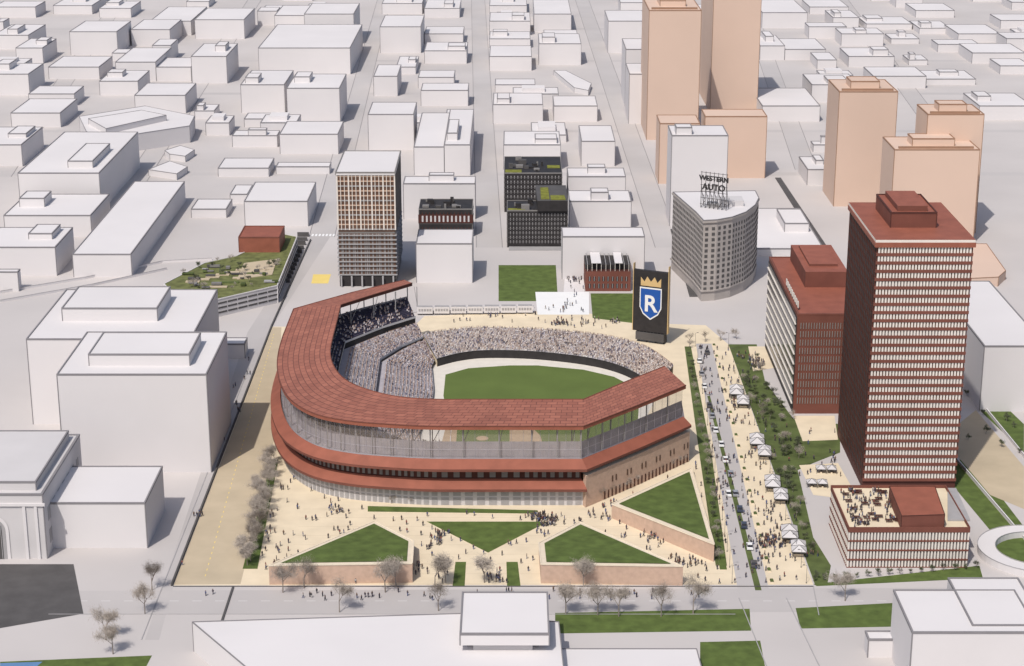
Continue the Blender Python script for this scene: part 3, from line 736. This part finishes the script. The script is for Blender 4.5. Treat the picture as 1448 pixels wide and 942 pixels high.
crowd(PX('1040,500 1075,500 1110,600 1190,610 1190,690 1130,670 1165,820 1150,820'),110,24,.05)
crowd(PX('300,850 1000,850 1000,835 250,838'),50,25)
crowd(PX('250,820 300,700 380,480 360,480 290,640'),26,26,.05)
crowd(PX('800,376 826,376 832,444 762,444 800,414'),50,27,.05)
crowd([(POD[0]+2,POD[2]+2),(POD[0]+(POD[1]-POD[0])*.55,POD[2]+2),(POD[0]+(POD[1]-POD[0])*.45,POD[3]-2),(POD[0]+2,POD[3]-2)],110,28,PODZ,False)

# ---------- trees ----------
def tree(seed,h,nleaf,lm,ls=.35,thin=False):
    r=random.Random(seed);b=MB();tips=[]
    def br(p,d,L,rad,lev):
        q=p+d*L;b.beam(p,q,rad,rad*.62,BARK,4 if lev<2 else 3)
        if lev>=2: tips.append(q);tips.append(p.lerp(q,.5))
        if lev>=4: return
        n=r.choice([3,4]) if lev<3 else r.choice([2,3,4])
        for i in range(n):
            a=r.uniform(0,6.28);t=r.uniform(.35,.95);nd=(d*r.uniform(.7,1.1)+Vector((math.cos(a)*t,math.sin(a)*t,r.uniform(.0,.35)))).normalized()
            br(p.lerp(q,r.uniform(.55,1)),nd,L*r.uniform(.6,.85),rad*.58,lev+1)
    br(Vector((0,0,0)),Vector((r.uniform(-.05,.05),0,1)),h*.28,h*.015,0)
    for i in range(nleaf):
        t=r.choice(tips)+Vector((r.gauss(0,1),r.gauss(0,1),r.gauss(0,1)))*h*.045
        u=Vector((r.gauss(0,1),r.gauss(0,1),r.gauss(0,1)+(.6 if thin else 0))).normalized();v=u.orthogonal().normalized();s=ls*r.uniform(.5,1.3)
        if thin: b.face([t-u*s,t+v*.03*s,t+u*s,t-v*.04*s],lm)
        else: b.face([t-u*s*.5,t+v*s*.3,t+u*s*.6,t-v*s*.25],lm)
    return b.mesh('tree')
BT=[tree(i,15,1700,TWIG,.95,True) for i in (1,2,3,4)]
GT=[tree(i,7,900,LEAF,.34) for i in (11,12,13)]
ST=[tree(i,7.5,900,TWIG,.5,True) for i in (21,22)]
rt=random.Random(9)
for q in '215,835 205,868 160,925 430,832 560,830 825,830 480,866 875,872 935,872 980,868 800,868 620,864 630,824 685,824 1195,850 845,870 150,905 400,838 545,838 615,830'.split():
    x,y=G(*map(float,q.split(',')));place(rt.choice(BT),'bare_tree',(x,y,0),rt.uniform(0,6),rt.uniform(.95,1.2))
for i in range(26):
    t=i/25;x,y=G(384-34*t+rt.uniform(-7,5),655+145*t);place(rt.choice(BT),'bare_tree',(x,y,0),rt.uniform(0,6),rt.uniform(.6,.85))
for i in range(16):
    t=i/15;x,y=G(850+115*t,707-52*t);place(rt.choice(ST),'small_tree',(x,y,0),rt.uniform(0,6),rt.uniform(.7,1))
for i in range(12):
    x,y=G(470+28*i,712 if i>2 else 700+i*3);place(rt.choice(ST),'small_tree',(x,y,0),rt.uniform(0,6),rt.uniform(.6,.8))
for i in range(4):
    x,y=G(975+22*i,486-2*i);place(rt.choice(ST),'small_tree',(x,y,0),rt.uniform(0,6),1)
poly=PX('1032,490 1068,490 1085,545 1122,592 1120,625 1165,640 1128,660 1150,760 1172,818 1152,822')
xs=[p[0] for p in poly];ys=[p[1] for p in poly];k=0
while k<64:
    p=(rt.uniform(min(xs),max(xs)),rt.uniform(min(ys),max(ys)))
    if inside(p,poly): place(rt.choice(GT+ST),'green_tree',(*p,0),rt.uniform(0,6),rt.uniform(.5,.9));k+=1
for i in range(26):
    t=i/25;x,y=G(974+45*t+rt.uniform(-3,3),492+300*t);place(rt.choice(ST+GT[:1]),'small_tree',(x,y,0),rt.uniform(0,6),rt.uniform(.5,.85))
for i in range(16):
    t=i/15;x,y=G(1150+230*t,822-18*t);place(rt.choice(GT),'green_tree',(x,y,0),rt.uniform(0,6),rt.uniform(.35,.6))
for i in range(10):
    x,y=G(1365+rt.uniform(0,80),560+i*9);place(rt.choice(GT),'green_tree',(x,y,0),0,rt.uniform(.4,.8))

# ---------- green roof building ----------
zb=9
b=MB();P=PX('232,402 262,434 392,404 420,335 400,331 335,362 290,372',zb);b.prism(P,0,zb,WHITE2,OLIVE);ptrim(b,P,zb,WHITE,.3)
perim(b,P,1,zb-1,3,6,DGREY,.35,.15,.9)
rq=random.Random(4)
for i in range(7):
    t=i/6;x,y=G(262+100*t,420-38*t,zb);b.box(x,x+9,y,y+2.5,zb,zb+.5,GRASSD if i%2 else PLAZAD)
    x,y=G(262+85*t,400-20*t,zb);b.box(x,x+7,y,y+3,zb,zb+.4,PLAZAD)
for i in range(30):
    x,y=G(rq.uniform(255,385),rq.uniform(378,418),zb)
    if inside((x,y),P): b.box(x,x+rq.uniform(1,6),y,y+rq.uniform(1,3),zb+.5,zb+rq.uniform(.7,1.6),rq.choice([GRASSD,MGREY,DGREY,GREY]))
P3=PX('345,372 392,366 385,388 335,395',zb+.3);b.prism(P3,zb,zb+.3,PLAZAD)
x0,x1,y0,y1,z=survey([337,395,380,336,320]);b.box(x0,x1,y0,y1,zb,z,REDR)
trim(b,x0,x1,y0,y1,z,REDB,z0=zb)
for i in range(12):
    t=i/11;x,y=G(400+28*t,400-65*t);b.box(x-3,x+3.5,y,y+1.2,0,2+.5*(i%2),DGREY);b.box(x-3,x+3.5,y+1.21,y+2.2,0,1.2,GREY)
gr=b.done('green_roof_building')
k=0
while k<34:
    x,y=G(rt.uniform(245,395),rt.uniform(370,425),zb)
    if inside((x,y),P): place(rt.choice(GT+ST),'roof_garden_tree',(x,y,zb),rt.uniform(0,6),rt.uniform(.35,.8));k+=1

# ---------- kiosks ----------
def kiosk():
    b=MB();w=2.6
    for k in (-1,1):
        c=k*2.9
        for u in (-w,w):
            for v in (-w,w): b.beam((u,c+v,0),(u,c+v,2.8),.09,.09,DGREY,4)
        V=[(-w-.3,c-w-.1,2.8),(w+.3,c-w-.1,2.8),(w+.3,c+w+.1,2.8),(-w-.3,c+w+.1,2.8)];ap=(0,c,4.6)
        for i in range(4):
            b.face([V[i],V[(i+1)%4],ap],WHITE2);a,d=V[i],V[(i+1)%4]
            b.face([(a[0],a[1],2.3),(d[0],d[1],2.3),d,a],DGREY);b.beam(a,ap,.16,.1,DGREY,3)
        b.box(-1.8,1.8,c-.5,c+.4,0,1.0,CREAM);b.box(-2,2,c-.65,c+.55,1.0,1.1,DGREY)
    return b.mesh('kiosk')
K=kiosk()
for q in '1041,560 1070,630 1092,690 1116,762'.split():
    x,y=G(*map(float,q.split(',')));place(K,'market_kiosk',(x,y,.03),math.radians(-6))
    place(K,'market_kiosk',(x+1.5,y-12,.03),math.radians(-6),.9)
for q in '1168,668 1155,688'.split():
    x,y=G(*map(float,q.split(',')));place(K,'market_kiosk',(x,y,.03),1.5,.7)
# ---------- cars ----------
def car(paint):
    b=MB();pr=[(-2.3,.35),(2.3,.35),(2.35,.75),(2.1,.95),(1.2,1.02),(.6,1.45),(-1.1,1.5),(-1.9,1.05),(-2.3,.95)]
    n=len(pr)
    def sx_(z): return .92 if z<1.03 else .70
    Lf=[(-sx_(z),y,z) for y,z in pr];Rt=[(sx_(z),y,z) for y,z in pr]
    b.face(Lf,paint);b.face(Rt[::-1],paint)
    for i in range(n):
        j=(i+1)%n;b.face([Rt[i],Rt[j],Lf[j],Lf[i]],GLASSD if i in (4,6) else paint)
    for s in (-1,1):
        b.face([(s*.93,1.1,1.03),(s*.75,.58,1.42),(s*.75,-1.05,1.45),(s*.93,-1.75,1.05)][::s],GLASSD)
        for yy in (-1.45,1.4):
            P=[(yy+.34*math.cos(a),.34+.34*math.sin(a)) for a in [6.2832*i/12 for i in range(12)]]
            b.face([(s*.97,p[0],p[1]) for p in P],DARK)
            for i in range(12):
                p,q=P[i],P[(i+1)%12];b.face([(s*.97,p[0],p[1]),(s*.97,q[0],q[1]),(s*.7,q[0],q[1]),(s*.7,p[0],p[1])],DARK)
    return b.mesh('car')
cm=[car(WPAINT),car(DGREY),car(mat('silver_paint',(.5,.5,.52),.3,.03,metal=.5)),car(mat('blue_paint',(.05,.06,.09),.3,.03))]
for i,q in enumerate('989,512 996,548 1007,590 1020,630 1033,672 1046,722 1060,775 1000,500 1030,700 1052,745 1012,610 1066,800 992,530 1003,575 1026,652 1040,700'.split()):
    x,y=G(*map(float,q.split(',')));place(cm[[0,0,2,0,2,3,0,1,0,3,0,1,2,1,0,2][i]],'parked_car',(x,y,.03),math.radians(-4),1.15)

# ---------- camera, light ----------
cd=bpy.data.cameras.new('camera');co=bpy.data.objects.new('camera',cd);sc.collection.objects.link(co)
cd.sensor_width=36;cd.lens=2650/1448*36;cd.clip_end=30000;cd.clip_start=1
co.location=(0,0,H);co.rotation_euler=(math.pi/2-PT,0,0);sc.camera=co
el=math.radians(54);d=Vector((.44,.90)).normalized()
dirv=Vector((d.x*math.cos(el),d.y*math.cos(el),-math.sin(el)))
sd=bpy.data.lights.new('sun','SUN');sd.energy=3.3;sd.angle=math.radians(.6);sd.color=(1,.95,.88)
so=bpy.data.objects.new('sun',sd);sc.collection.objects.link(so);so.rotation_euler=dirv.to_track_quat('-Z','Y').to_euler()
w=bpy.data.worlds.new('World');sc.world=w;w.use_nodes=True;nt=w.node_tree
sk=nt.nodes.new('ShaderNodeTexSky');sk.sky_type='NISHITA';sk.sun_disc=False;sk.sun_elevation=el
sk.sun_rotation=math.atan2(-d.x,-d.y);sk.dust_density=3
nt.links.new(sk.outputs[0],nt.nodes['Background'].inputs[0]);nt.nodes['Background'].inputs[1].default_value=.11
sc.view_settings.view_transform='Standard';sc.view_settings.look='None';sc.view_settings.exposure=0
